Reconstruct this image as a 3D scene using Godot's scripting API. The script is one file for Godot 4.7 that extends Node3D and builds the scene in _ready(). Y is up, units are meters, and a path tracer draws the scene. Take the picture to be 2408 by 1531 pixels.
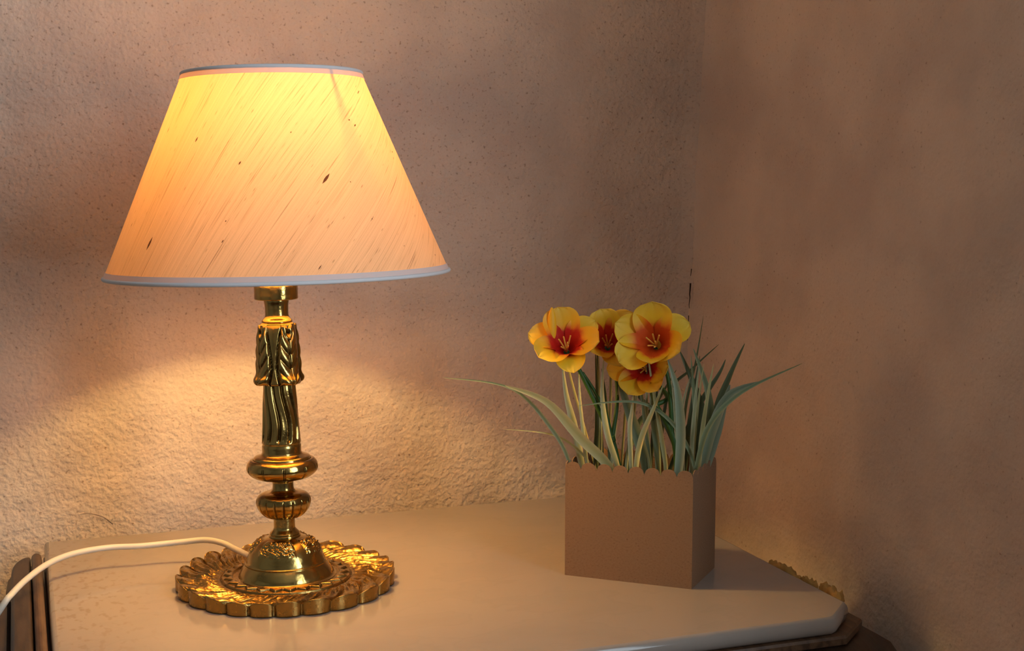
extends Node3D
# An old plastered corner with a marble-topped cabinet, a brass table lamp and silk flowers in a kraft paper box.
# Axes: x along the back wall to the right, z into the room, the lamp stands at (0, TOP, 0).

const TOP := 0.8
const BACK := -0.27
var rng := RandomNumberGenerator.new()
var fn := FastNoiseLite.new()
var M := {}


func _ready() -> void:
	# ---------------------------------------------------------------- camera, sky, window light, exposure
	var cam := Camera3D.new()
	cam.name = "camera"
	add_child(cam, true)
	cam.position = Vector3(-0.2092, 1.1583, 1.1551)
	cam.rotation_degrees = Vector3(-6.46, -20.0, 0)
	cam.fov = 26.94
	cam.near = 0.02
	cam.current = true
	var env := Environment.new()
	env.background_mode = Environment.BG_SKY
	var sky := Sky.new()
	var psm := ProceduralSkyMaterial.new()
	psm.sky_top_color = Color(0.42, 0.5, 0.66)
	psm.sky_horizon_color = Color(0.66, 0.68, 0.74)
	psm.ground_bottom_color = Color(0.2, 0.19, 0.18)
	psm.ground_horizon_color = Color(0.5, 0.5, 0.5)
	sky.sky_material = psm
	env.sky = sky
	env.background_energy_multiplier = 0.6
	env.tonemap_mode = Environment.TONE_MAPPER_LINEAR
	env.tonemap_exposure = 1.0
	env.sdfgi_enabled = true
	env.ssao_enabled = true
	env.ssil_enabled = true
	var we := WorldEnvironment.new()
	we.name = "environment"
	we.environment = env
	add_child(we, true)
	var day := AreaLight3D.new()          # the dusk daylight that comes in through the window in the right wall
	day.name = "window_daylight"
	day.area_size = Vector2(0.84, 1.1)
	day.light_color = Color(0.84, 0.9, 0.94)
	day.light_energy = 3.2
	day.area_range = 6.0
	day.shadow_enabled = true
	day.position = Vector3(0.66, 1.5, 1.25)
	day.rotation_degrees = Vector3(0, 90, 0)
	add_child(day, true)

	rng.seed = 41
	fn.seed = 5
	fn.frequency = 1.0
	fn.fractal_octaves = 3
	materials()
	room()
	cabinet()
	marble()
	lamp()
	paper_box()
	bouquet()


# -------------------------------------------------------------------- helpers
func V(x: float, y: float, z: float) -> Vector3:
	return Vector3(x, y, z)


func tag(o: Node, label := "", category := "", group := "", kind := "") -> Node:
	if label: o.set_meta("label", label)
	if category: o.set_meta("category", category)
	if group: o.set_meta("group", group)
	if kind: o.set_meta("kind", kind)
	return o


func thing(called: String, at: Vector3, turn := 0.0) -> Node3D:
	var o := Node3D.new()
	o.name = called
	add_child(o, true)
	o.position = at
	o.rotation.y = turn
	return o


func put(mesh: Mesh, called: String, mat: Material, parent: Node) -> MeshInstance3D:
	var o := MeshInstance3D.new()
	o.name = called
	o.mesh = mesh
	o.material_override = mat
	parent.add_child(o, true)
	return o


# A grid of nu x nv cells; f(i, j) gives a position, c(i, j) a linear colour, t(i, j) a texture place. Front side along d/di x d/dj.
func sheet(nu: int, nv: int, f: Callable, c = null, t = null, closed := false) -> ArrayMesh:
	var w := nv + 1
	var P := PackedVector3Array()
	var N := PackedVector3Array()
	P.resize((nu + 1) * w)
	N.resize((nu + 1) * w)
	var K := PackedColorArray()
	var U := PackedVector2Array()
	for i in nu + 1:
		for j in w:
			P[i * w + j] = f.call(i, j)
			if c != null: K.append(c.call(i, j))
			if t != null: U.append(t.call(i, j))
	var I := PackedInt32Array()
	I.resize(nu * nv * 6)
	var k := 0
	for i in nu:
		for j in nv:
			var a := i * w + j
			var b := a + w
			var n := (P[b + 1] - P[a]).cross(P[a + 1] - P[b])
			N[a] += n
			N[b] += n
			N[a + 1] += n
			N[b + 1] += n
			I[k] = a
			I[k + 1] = a + 1
			I[k + 2] = b
			I[k + 3] = b
			I[k + 4] = a + 1
			I[k + 5] = b + 1
			k += 6
	for i in nu + 1:
		if closed:
			var s := N[i * w] + N[i * w + nv]
			N[i * w] = s
			N[i * w + nv] = s
		for j in w:
			N[i * w + j] = N[i * w + j].normalized()
	var A := []
	A.resize(Mesh.ARRAY_MAX)
	A[Mesh.ARRAY_VERTEX] = P
	A[Mesh.ARRAY_NORMAL] = N
	A[Mesh.ARRAY_INDEX] = I
	if c != null: A[Mesh.ARRAY_COLOR] = K
	if t != null: A[Mesh.ARRAY_TEX_UV] = U
	var m := ArrayMesh.new()
	m.add_surface_from_arrays(Mesh.PRIMITIVE_TRIANGLES, A)
	return m


# Rounds a lathe profile: points (r, h) listed upwards on the outside, n steps between two points on a smooth curve; a point given twice is a sharp corner.
func profile(p: Array, n := 5) -> PackedVector2Array:
	var out := PackedVector2Array()
	for i in p.size() - 1:
		var a: Vector2 = p[maxi(i - 1, 0)]
		var b: Vector2 = p[i]
		var c: Vector2 = p[i + 1]
		var d: Vector2 = p[mini(i + 2, p.size() - 1)]
		if b.is_equal_approx(c):
			continue
		for k in n:
			out.append(b.cubic_interpolate(c, a, d, float(k) / n))
	out.append(p[p.size() - 1])
	return out


# A turned shape; shift(r, h, angle) -> (new r, new h, share of dark patina)
func lathe(p: PackedVector2Array, n: int, shift = null, parent_shift := Vector3.ZERO) -> ArrayMesh:
	var memo := {}
	var pos := func(i: int, j: int) -> Vector3:
		var a := TAU * j / n
		var q := V(p[i].x, p[i].y, 0)
		if shift != null:
			q = shift.call(p[i].x, p[i].y, fmod(a, TAU) if j < n else 0.0)
		memo[i * (n + 1) + j] = q.z
		return V(q.x * cos(a), q.y, q.x * sin(a)) + parent_shift
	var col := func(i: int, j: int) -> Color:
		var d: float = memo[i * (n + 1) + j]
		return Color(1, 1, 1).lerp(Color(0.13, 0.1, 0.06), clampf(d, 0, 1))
	return sheet(p.size() - 1, n, pos, col, null, true)


# A round tube along a smooth curve through the points; radius may differ at the ends
func tube(pts: Array, r0: float, r1: float, sides := 10, steps := 6) -> ArrayMesh:
	var q := spine(pts, steps)
	var n := q.size()
	var up := V(0.13, 0.2, 0.97)
	var pos := func(i: int, j: int) -> Vector3:
		var k := clampi(i - 1, 0, n - 1)
		var d := (q[mini(k + 1, n - 1)] - q[maxi(k - 1, 0)]).normalized()
		var s := d.cross(up).normalized()
		var e := s.cross(d)
		var a := -TAU * j / sides
		var r := lerpf(r0, r1, float(k) / (n - 1))
		if i == 0 or i == n + 1: r = 0.0
		return q[k] + (s * cos(a) + e * sin(a)) * r
	return sheet(n + 1, sides, pos, null, null, true)


func spine(pts: Array, steps: int) -> PackedVector3Array:
	var out := PackedVector3Array()
	for i in pts.size() - 1:
		for k in steps:
			out.append(pts[i].cubic_interpolate(pts[i + 1], pts[maxi(i - 1, 0)], pts[mini(i + 2, pts.size() - 1)], float(k) / steps))
	out.append(pts[-1])
	return out


# An upright prism over a plan outline (x, z); rings are [inset, y] from bottom to top
func prism(plan: Array, rings: Array, uv := Rect2()) -> ArrayMesh:
	var n := plan.size()
	var area := 0.0
	for i in n:
		area += plan[i].cross(plan[(i + 1) % n])
	var sgn := signf(area)
	var ins := []
	for i in n:
		var a: Vector2 = (plan[i] - plan[(i + n - 1) % n]).normalized()
		var b: Vector2 = (plan[(i + 1) % n] - plan[i]).normalized()
		var na := Vector2(-a.y, a.x) * sgn
		var nb := Vector2(-b.y, b.x) * sgn
		ins.append((na + nb) / maxf(1.0 + na.dot(nb), 0.3))
	var st := SurfaceTool.new()
	st.begin(Mesh.PRIMITIVE_TRIANGLES)
	var lay := []
	for r in rings:
		var l := []
		for i in n:
			var q: Vector2 = plan[i] + ins[i] * r[0]
			l.append(V(q.x, r[1], q.y))
		lay.append(l)
	var tri := func(a: Vector3, b: Vector3, c: Vector3) -> void:
		for v in [a, b, c]:
			if uv.size.x > 0: st.set_uv(Vector2((v.x - uv.position.x) / uv.size.x, (v.z - uv.position.y) / uv.size.y))
			st.add_vertex(v)
	for k in rings.size() - 1:
		st.set_smooth_group(1 if rings.size() > 4 else -1)
		for i in n:
			var j := (i + 1) % n
			var a: Vector3 = lay[k][i]
			var b: Vector3 = lay[k][j]
			var c: Vector3 = lay[k + 1][j]
			var d: Vector3 = lay[k + 1][i]
			if sgn < 0:
				tri.call(a, c, b)
				tri.call(a, d, c)
			else:
				tri.call(a, b, c)
				tri.call(a, c, d)
	for side in 2:
		st.set_smooth_group(-1)
		var l: Array = lay[0] if side == 0 else lay[-1]
		var flat := PackedVector2Array()
		for v in l: flat.append(Vector2(v.x, v.z))
		var idx := Geometry2D.triangulate_polygon(flat)
		for k in range(0, idx.size(), 3):
			var a: Vector3 = l[idx[k]]
			var b: Vector3 = l[idx[k + 1]]
			var c: Vector3 = l[idx[k + 2]]
			var rises := (b - a).cross(c - a).y > 0
			if rises == (side == 0):
				tri.call(a, b, c)
			else:
				tri.call(a, c, b)
	st.generate_normals()
	return st.commit()


func rect(x0: float, z0: float, x1: float, z1: float) -> Array:
	return [Vector2(x0, z0), Vector2(x1, z0), Vector2(x1, z1), Vector2(x0, z1)]


func slab(x0: float, y0: float, z0: float, x1: float, y1: float, z1: float, b := 0.002) -> ArrayMesh:
	return prism(rect(x0, z0, x1, z1), [[b, y0], [0.0, y0 + b], [0.0, y1 - b], [b, y1]])


func noise_tex(size: int, freq: float, oct: int, seed_: int, ramp := [], normal := 0.0, kind := FastNoiseLite.TYPE_SIMPLEX_SMOOTH) -> NoiseTexture2D:
	var n := FastNoiseLite.new()
	n.seed = seed_
	n.noise_type = kind
	n.frequency = freq
	n.fractal_octaves = oct
	if oct == 1: n.fractal_type = FastNoiseLite.FRACTAL_NONE
	var t := NoiseTexture2D.new()
	t.width = size
	t.height = size
	t.seamless = true
	t.seamless_blend_skirt = 0.15
	t.noise = n
	if ramp.size():
		var g := Gradient.new()
		g.offsets = PackedFloat32Array(ramp.map(func(e): return e[0]))
		g.colors = PackedColorArray(ramp.map(func(e): return e[1]))
		t.color_ramp = g
	if normal > 0:
		t.as_normal_map = true
		t.bump_strength = normal
	return t


func grey(v: float) -> Color:
	return Color(v, v, v)


func mat(c: Color, rough: float, metal := 0.0) -> StandardMaterial3D:
	var m := StandardMaterial3D.new()
	m.albedo_color = c
	m.roughness = rough
	m.metallic = metal
	return m


# -------------------------------------------------------------------- materials
func materials() -> void:
	# lime plaster: speckled with small dark pits, fine relief
	var pits := {}
	for side in ["back", "right"]:
		var d := 0.0 if side == "back" else 0.05
		pits[side] = noise_tex(2048, 0.075, 2, 3 if side == "back" else 8, [[0.0, Color(0.7, 0.65, 0.62)], [0.15 - d, Color(0.86, 0.83, 0.81)], [0.24 - d, Color(0.985, 0.98, 0.975)], [0.6, Color(1, 1, 1)], [1.0, Color(0.97, 0.965, 0.96)]])
	var relief := noise_tex(2048, 0.055, 3, 9)
	var blot := noise_tex(512, 0.008, 4, 21, [[0.2, Color(0.93, 0.925, 0.93)], [0.7, Color(1, 1, 1)]])
	for side in ["back", "right"]:
		var m := mat(Color(0.86, 0.787, 0.727), 0.92)
		m.albedo_texture = pits[side]
		m.uv1_triplanar = true
		m.uv1_world_triplanar = true
		m.uv1_scale = Vector3.ONE / 0.85
		m.uv1_offset = V(0.13, 0.31, 0.07) if side == "back" else V(0.5, 0.11, 0.2)
		m.heightmap_enabled = true
		m.heightmap_texture = relief
		m.heightmap_scale = 0.125 if side == "back" else 0.055
		m.detail_enabled = true
		m.detail_albedo = blot
		m.detail_blend_mode = BaseMaterial3D.BLEND_MODE_MUL
		m.detail_uv_layer = BaseMaterial3D.DETAIL_UV_2
		m.uv2_triplanar = true
		m.uv2_world_triplanar = true
		m.uv2_scale = Vector3.ONE / 0.7
		m.metallic_specular = 0.25
		M[side + "_plaster"] = m
	M.room = mat(Color(0.8, 0.79, 0.77), 0.9)
	M.floor = mat(Color(0.42, 0.27, 0.18), 0.55)
	M.crack = mat(Color(0.2, 0.13, 0.09), 0.95)
	M.scratch = mat(Color(0.66, 0.59, 0.54), 0.95)
	M.frame = mat(Color(0.85, 0.84, 0.8), 0.5)
	M.pane = mat(Color(1, 1, 1, 0.04), 0.02)
	M.pane.transparency = BaseMaterial3D.TRANSPARENCY_ALPHA

	# antique brass
	var br := mat(Color(0.68, 0.56, 0.32), 1.0, 1.0)
	br.vertex_color_use_as_albedo = true
	br.roughness_texture = noise_tex(512, 0.012, 4, 14, [[0.2, grey(0.11)], [0.8, grey(0.27)]])
	br.roughness_texture_channel = BaseMaterial3D.TEXTURE_CHANNEL_RED
	br.uv1_triplanar = true
	br.uv1_scale = Vector3.ONE / 0.09
	br.heightmap_enabled = true
	br.heightmap_texture = noise_tex(512, 0.02, 3, 15)
	br.heightmap_scale = 0.02
	M.brass = br
	M.worn_brass = br.duplicate()
	M.worn_brass.albedo_color = Color(0.6, 0.48, 0.27)
	M.worn_brass.roughness_texture = noise_tex(512, 0.02, 4, 16, [[0.2, grey(0.2)], [0.8, grey(0.42)]])
	M.wire = mat(Color(0.75, 0.66, 0.45), 0.35, 1.0)
	M.wire.resource_name = "wire"
	var bulb := mat(Color(1, 0.95, 0.85), 0.4)
	bulb.emission_enabled = true
	bulb.emission = Color(1.0, 0.8, 0.5)
	bulb.emission_energy_multiplier = 2.5
	M.bulb = bulb
	M.trim = mat(Color(0.84, 0.83, 0.84), 0.85)
	M.tape = mat(Color(0.84, 0.83, 0.84), 0.85)
	M.tape.cull_mode = BaseMaterial3D.CULL_DISABLED
	M.tape.backlight_enabled = true
	M.tape.backlight = grey(0.72)
	var sh := mat(Color(0.95, 0.8, 0.625), 0.85)
	sh.albedo_texture = silk()
	sh.cull_mode = BaseMaterial3D.CULL_DISABLED
	sh.backlight_enabled = true
	sh.backlight = Color(0.535, 0.465, 0.38)
	sh.metallic_specular = 0.2
	M.silk = sh
	M.cord = mat(Color(0.82, 0.79, 0.74), 0.45)

	# marble with faint clouds, and the stains it has by the left edge
	var mm := mat(Color.WHITE, 0.13)
	mm.albedo_texture = marble_skin()
	mm.metallic_specular = 0.4
	M.marble = mm

	# dark walnut
	var wd := mat(Color(0.24, 0.175, 0.13), 0.4)
	wd.albedo_texture = noise_tex(512, 0.012, 5, 31, [[0.2, Color(0.68, 0.64, 0.62)], [0.5, Color(0.88, 0.85, 0.83)], [0.8, Color(1, 1, 1)]])
	wd.uv1_triplanar = true
	wd.uv1_scale = V(18, 18, 3)
	wd.heightmap_enabled = true
	wd.heightmap_texture = wd.albedo_texture
	wd.heightmap_scale = 0.03
	M.wood = wd
	var wl: StandardMaterial3D = wd.duplicate()
	wl.albedo_color = Color(0.38, 0.275, 0.19)
	M.pale_wood = wl
	M.filler = mat(Color(0.74, 0.56, 0.3), 0.95)

	# kraft board
	var kr := mat(Color(0.57, 0.45, 0.355), 0.85)
	kr.albedo_texture = noise_tex(1024, 0.06, 4, 44, [[0.12, Color(0.72, 0.66, 0.62)], [0.24, Color(0.94, 0.93, 0.92)], [0.5, Color(0.98, 0.97, 0.96)], [0.9, Color(1, 1, 1)]])
	kr.uv1_triplanar = true
	kr.uv1_scale = Vector3.ONE / 0.12
	kr.metallic_specular = 0.25
	M.kraft = kr
	M.foam = mat(Color(0.2, 0.13, 0.07), 1.0)

	var lf := mat(Color.WHITE, 0.6)
	lf.vertex_color_use_as_albedo = true
	lf.cull_mode = BaseMaterial3D.CULL_DISABLED
	lf.backlight_enabled = true
	lf.backlight = grey(0.45)
	M.leaf = lf
	var pt: StandardMaterial3D = lf.duplicate()
	pt.roughness = 0.55
	pt.backlight = grey(0.5)
	M.petal = pt
	M.stem = mat(Color(0.2, 0.36, 0.12), 0.5)
	M.stamen = mat(Color(0.96, 0.74, 0.32), 0.6)
	M.bud = mat(Color(0.96, 0.72, 0.12), 0.55)


# Slubbed raw silk: threads run along u. Grey only: threads, knots and specks of the cloth.
func silk() -> ImageTexture:
	var n := 1024
	var r := RandomNumberGenerator.new()
	r.seed = 77
	var rows := PackedFloat32Array()
	for y in n:
		rows.append(1.0 - 0.035 * absf(r.randfn()) - (0.07 if r.randf() < 0.03 else 0.0))
	var g := PackedFloat32Array()
	g.resize(n * n)
	for y in n:
		var v := rows[y]
		for x in n:
			g[y * n + x] = v
	for k in 360:                          # slubs: thicker, darker stretches of a thread
		var y0 := r.randi() % n
		var x0 := r.randi() % n
		var l := int(20 + 240 * r.randf() ** 3)
		var d := 0.06 + 0.2 * r.randf() ** 2
		var th := 1.0 + 1.3 * r.randf() ** 3
		for x in l:
			var e := sin(PI * x / l)
			for dy in range(-3, 4):
				var s := d * e * maxf(0.0, 1.0 - absf(dy) / (th * (0.4 + e)))
				if s > 0:
					var at := ((y0 + dy + n) % n) * n + (x0 + x) % n
					g[at] = maxf(0.2, g[at] - s)
	for k in 22:                           # knots and specks
		var y0 := r.randi() % n
		var x0 := r.randi() % n
		var l := r.randi_range(4, 26) if k > 1 else r.randi_range(50, 90)
		var th := r.randf_range(1.0, 2.6) if k > 1 else r.randf_range(3.5, 5.0)
		for x in l:
			var e := sin(PI * x / l)
			for dy in range(-6, 7):
				if absf(dy) < th * e:
					var at := ((y0 + dy + n) % n) * n + (x0 + x) % n
					g[at] = minf(g[at], 0.42)
	var by := PackedByteArray()
	by.resize(n * n * 3)
	for i in n * n:
		var v := clampf(g[i] - 0.03 * r.randf(), 0, 1)
		by[3 * i] = int(255 * v)
		by[3 * i + 1] = int(255 * v ** 1.25)
		by[3 * i + 2] = int(255 * v ** 1.35)
	return ImageTexture.create_from_image(Image.create_from_data(n, n, false, Image.FORMAT_RGB8, by))


func marble_skin() -> ImageTexture:
	var w := 900
	var h := 640
	var by := PackedByteArray()
	by.resize(w * h * 3)
	var a := FastNoiseLite.new()
	a.seed = 12
	a.frequency = 0.006
	a.fractal_octaves = 4
	var s := FastNoiseLite.new()
	s.seed = 90
	s.frequency = 0.045
	s.fractal_octaves = 3
	for y in h:
		for x in w:
			var c := a.get_noise_2d(x, y * 1.6)
			var vein := maxf(0.0, 1.0 - absf(c) * 14.0) * 0.014
			var k := 1.0 - vein - 0.03 * maxf(0.0, c)
			# rusty stains near the left end
			var e := maxf(0.0, 1.0 - x / 140.0) * clampf(1.2 - absf(y - 250.0) / 250.0, 0.0, 1.0)
			var d := clampf((s.get_noise_2d(x * 1.5, y) - 0.24 + 0.1 * e) * 4.0, 0.0, 1.0) * minf(e * 0.5, 0.25)
			var o := 3 * (y * w + x)
			by[o] = int(255 * 0.6 * k * lerpf(1.0, 0.8, d))
			by[o + 1] = int(255 * 0.55 * k * lerpf(1.0, 0.62, d))
			by[o + 2] = int(255 * 0.515 * k * lerpf(1.0, 0.48, d))
	return ImageTexture.create_from_image(Image.create_from_data(w, h, false, Image.FORMAT_RGB8, by))


# -------------------------------------------------------------------- the room
func spread(a: float, lo: float, hi: float, b: float, fine: float, coarse: float) -> PackedFloat32Array:
	var out := PackedFloat32Array()
	for e in [[a, lo, coarse], [lo, hi, fine], [hi, b, coarse]]:
		var n := maxi(1, roundi((e[1] - e[0]) / e[2])) if e[1] - e[0] > 0.001 else 0
		for k in n:
			out.append(lerpf(e[0], e[1], float(k) / n))
	out.append(b)
	return out


func right_x(y: float) -> float:
	return 0.5265 + 0.0423 * (y - TOP)


func swell(p: Vector3) -> float:      # hand-laid plaster is never flat
	return 0.0022 * fn.get_noise_3dv(p * 7.0) + 0.0011 * fn.get_noise_3dv(p * 28.0) + 0.0006 * fn.get_noise_3dv(p * 80.0)


func room() -> void:
	var wx := spread(-2.8, -0.36, 0.54, 0.56, 0.003, 0.1)
	var wy := spread(0.0, 0.74, 1.46, 2.6, 0.003, 0.1)
	var f := func(i: int, j: int) -> Vector3:
		var y := wy[j]
		var u := wx[i]
		var x := -2.8 + (u + 2.8) * (right_x(y) + 2.8) / 3.36
		var q := right_x(y) - x
		var near := 0.012 * exp(-q / 0.016)     # the corner is rounded by many coats of lime
		var z := BACK + swell(V(x, y, 0)) + near
		return V(x, y, z)
	var back := put(sheet(wx.size() - 1, wy.size() - 1, f), "wall_back", M.back_plaster, self)
	tag(back, "rough plastered wall behind the lamp, warm beige with small pits", "wall", "", "structure")
	put(slab(-2.95, 0.0, BACK - 0.2, 0.95, 2.6, BACK - 0.012, 0.001), "masonry", M.room, back)

	var wz := spread(BACK, BACK + 0.004, 0.45, 0.8, 0.004, 0.1)
	var g := func(i: int, j: int) -> Vector3:
		var y := wy[j]
		var z := wz[wz.size() - 1 - i]
		var near := 0.012 * exp(-(z - BACK) / 0.016)
		return V(right_x(y) + 0.6 * swell(V(3.0, y, z)) - near, y, z)
	var right := put(sheet(wz.size() - 1, wy.size() - 1, g), "wall_right", M.right_plaster, self)
	tag(right, "smoother plastered side wall right of the flowers, in half shade", "wall", "", "structure")
	# masonry behind that face and round the window opening
	for e in [[0.0, 0.93, BACK - 0.2, 3.4], [2.07, 2.6, BACK - 0.2, 3.4], [0.93, 2.07, BACK - 0.2, 0.81], [0.93, 2.07, 1.69, 3.4]]:
		var st := SurfaceTool.new()
		var lean: Array = []
		for y in [e[0], e[1]]:
			var x: float = right_x(y) + 0.012
			lean.append([V(x, y, e[2]), V(x, y, e[3]), V(0.95, y, e[3]), V(0.95, y, e[2])])
		st.begin(Mesh.PRIMITIVE_TRIANGLES)
		st.set_smooth_group(-1)
		var quad := func(a: Vector3, b: Vector3, c: Vector3, d: Vector3) -> void:
			for v in [a, b, c, a, c, d]: st.add_vertex(v)
		for k in 4:
			quad.call(lean[0][k], lean[1][k], lean[1][(k + 1) % 4], lean[0][(k + 1) % 4])
		quad.call(lean[1][0], lean[1][3], lean[1][2], lean[1][1])
		quad.call(lean[0][0], lean[0][1], lean[0][2], lean[0][3])
		st.generate_normals()
		put(st.commit(), "masonry", M.room, right)
	# a dark shrinkage crack down the corner
	var wob := []
	for k in 22:
		var y := 0.962 + 0.0042 * k
		wob.append(V(right_x(y) - 0.0105 + 0.00022 * sin(k * 2.3), y, BACK + 0.0135 + 0.0004 * sin(k * 1.7)))
	for seg in [[0, 3, 0.0005], [5, 8, 0.0006], [9, 17, 0.0011], [18, 21, 0.0006]]:
		put(tube(wob.slice(seg[0], seg[1]), 0.0003, seg[2], 6, 3), "crack", M.crack, right)

	# a scratched arc low on the back wall
	var arc := []
	for q in [Vector2(-0.1680, 0.8087), Vector2(-0.1589, 0.8110), Vector2(-0.1497, 0.8107), Vector2(-0.1398, 0.8076), Vector2(-0.1333, 0.8034), Vector2(-0.1275, 0.7980)]:
		arc.append(V(q.x, q.y, BACK + swell(V(q.x, q.y, 0)) - 0.0003))
	put(tube(arc, 0.0003, 0.0009, 6, 5), "scratch", M.scratch, back)

	var win := put(window_frame(), "window_1", M.frame, self)
	tag(win, "white wooden casement window in the side wall beyond the frame", "window", "", "structure")
	for k in 2:
		put(slab(0.72, 0.97, [0.85, 1.27][k], 0.724, 2.03, [1.23, 1.65][k], 0.0005), "pane", M.pane, win)
	put(slab(0.5, 0.93, 0.8, 0.69, 0.955, 1.7, 0.004), "window_sill", M.frame, win)

	tag(put(slab(-3.0, 0.0, BACK - 0.2, -2.8, 2.6, 3.4), "wall_left", M.room, self), "plain plastered wall at the far left of the room", "wall", "", "structure")
	tag(put(slab(-3.0, 0.0, 3.2, 0.95, 2.6, 3.4), "wall_front", M.room, self), "plain plastered wall behind the camera", "wall", "", "structure")
	tag(put(slab(-3.0, -0.15, BACK - 0.2, 0.95, 0.0, 3.4), "floor", M.floor, self), "brown floor of the room", "floor", "", "structure")
	tag(put(slab(-3.0, 2.6, BACK - 0.2, 0.95, 2.75, 3.4), "ceiling", M.room, self), "plain pale ceiling of the room", "ceiling", "", "structure")


func window_frame() -> ArrayMesh:
	var st := SurfaceTool.new()
	st.begin(Mesh.PRIMITIVE_TRIANGLES)
	for e in [[0.93, 0.97, 0.81, 1.69], [2.03, 2.07, 0.81, 1.69], [0.97, 2.03, 0.81, 0.85], [0.97, 2.03, 1.65, 1.69], [0.97, 2.03, 1.23, 1.27]]:
		st.append_from(slab(0.69, e[0], e[2], 0.75, e[1], e[3], 0.003), 0, Transform3D())
	return st.commit()


# -------------------------------------------------------------------- cabinet and marble
func cabinet() -> void:
	var t := thing("cabinet", V(0, 0, 0))
	tag(t, "dark brown wooden cabinet with moulded edges under the marble slab", "cabinet")
	var Y := TOP - 0.015
	# frame that carries the slab, a hollow moulding under it, the wider body
	var frame := [Vector2(-0.197, -0.216), Vector2(0.442, -0.216), Vector2(0.446, 0.2155), Vector2(0.4095, 0.2475), Vector2(-0.197, 0.2465)]
	put(prism(frame, [[0.003, Y - 0.009], [0.0, Y - 0.007], [0.0, Y - 0.002], [0.0015, Y]]), "top_frame", M.pale_wood, t)
	var neck := [Vector2(-0.197, -0.214), Vector2(0.44, -0.214), Vector2(0.441, 0.213), Vector2(0.407, 0.243), Vector2(-0.197, 0.2425)]
	var rings := [[-0.026, Y - 0.088], [-0.032, Y - 0.072], [-0.0355, Y - 0.055], [-0.036, Y - 0.042], [-0.0335, Y - 0.03], [-0.027, Y - 0.0195], [-0.016, Y - 0.0125], [-0.004, Y - 0.0095], [0.0, Y - 0.0085]]
	put(prism(neck, rings), "cornice", M.wood, t)
	var body := [Vector2(-0.22, -0.214), Vector2(0.465, -0.214), Vector2(0.465, 0.22), Vector2(0.415, 0.268), Vector2(-0.22, 0.268)]
	put(prism(body, [[0.002, 0.06], [0.0, 0.062], [0.0, Y - 0.086], [0.002, Y - 0.084]]), "carcass", M.wood, t)
	for k in 3:
		var d := put(slab(-0.16, 0.1 + 0.19 * k, 0.268, 0.38, 0.27 + 0.19 * k, 0.28, 0.004), "drawer_front", M.wood, t)
		put(knob(V(0.11, 0.185 + 0.19 * k, 0.28)), "drawer_knob", M.wire, d)
	for x in [-0.19, 0.42]:
		for z in [-0.185, 0.225]:
			put(slab(x - 0.025, 0.0, z - 0.025, x + 0.025, 0.062, z + 0.025, 0.004), "foot", M.wood, t)
	# left end: a raised rail beside the slab, a rounded shoulder with a sunk field, an outer moulding
	var rail := []
	for k in 7:
		var a := PI - PI * k / 6.0
		rail.append(Vector2(-0.2035 + 0.0046 * cos(a), -0.1735 - 0.0046 * sin(a)))
	rail.append_array([Vector2(-0.1989, 0.25), Vector2(-0.2081, 0.25)])
	put(prism(rail, [[0.0, TOP - 0.1], [0.0, TOP - 0.005], [0.0006, TOP - 0.002], [0.0022, TOP - 0.0005], [0.0038, TOP]]), "side_rail", M.pale_wood, t)
	var sh := [Vector2(-0.2086, 0.25), Vector2(-0.2086, -0.183)]
	for k in 9:
		var a := PI / 2 * k / 8.0
		sh.append(Vector2(-0.2115 - 0.0145 * sin(a), -0.135 - 0.048 * cos(a)))
	sh.append(Vector2(-0.226, 0.25))
	put(prism(sh, [[0.0, TOP - 0.1], [0.0, TOP - 0.008], [0.0006, TOP - 0.006], [0.002, TOP - 0.005]]), "side_shoulder", M.wood, t)
	var field := [Vector2(-0.2095, 0.245), Vector2(-0.2095, -0.1)]
	for k in 7:
		var a := PI / 2 * k / 6.0
		field.append(Vector2(-0.2135 - 0.0105 * sin(a), -0.062 - 0.038 * cos(a)))
	field.append(Vector2(-0.224, 0.245))
	put(prism(field, [[0.0, TOP - 0.01], [0.0, TOP - 0.0035], [0.0012, TOP - 0.0022], [0.003, TOP - 0.002]]), "raised_field", M.wood, t)
	put(slab(-0.246, TOP - 0.2, -0.09, -0.2265, TOP - 0.016, 0.25, 0.003), "side_moulding", M.wood, t)
	# crumbs of old yellow filler between slab edge and wall
	for e in [[0.4385, 0.075, 0.13, 0.006], [0.442, 0.128, 0.152, 0.005], [0.4425, 0.158, 0.19, 0.0065]]:
		var f := func(i: int, j: int) -> Vector3:
			var u := PI * i / 24.0
			var a := -TAU * j / 18.0
			var c := V(e[0], TOP - 0.008, lerpf(e[1], e[2], 0.5 - 0.5 * cos(u)))
			var r: float = e[3] * maxf(0.0, sin(u)) ** 0.6 * (1.0 + 0.9 * fn.get_noise_3dv(V(cos(a) * 0.8, sin(a) * 0.8, c.z * 150.0)))
			return c + V(cos(a) * r * 0.85, sin(a) * r * 1.35, 0)
		put(sheet(24, 18, f, null, null, true), "filler_crumb", M.filler, t)


func knob(at: Vector3) -> ArrayMesh:
	var p := profile([Vector2(0.006, 0.0), Vector2(0.005, 0.008), Vector2(0.012, 0.015), Vector2(0.011, 0.022), Vector2(0.0, 0.025)], 4)
	var f := func(i: int, j: int) -> Vector3:
		var a := TAU * j / 16.0
		return at + V(p[i].x * cos(a), -p[i].x * sin(a), p[i].y)
	return sheet(p.size() - 1, 16, f, null, null, true)


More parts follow.
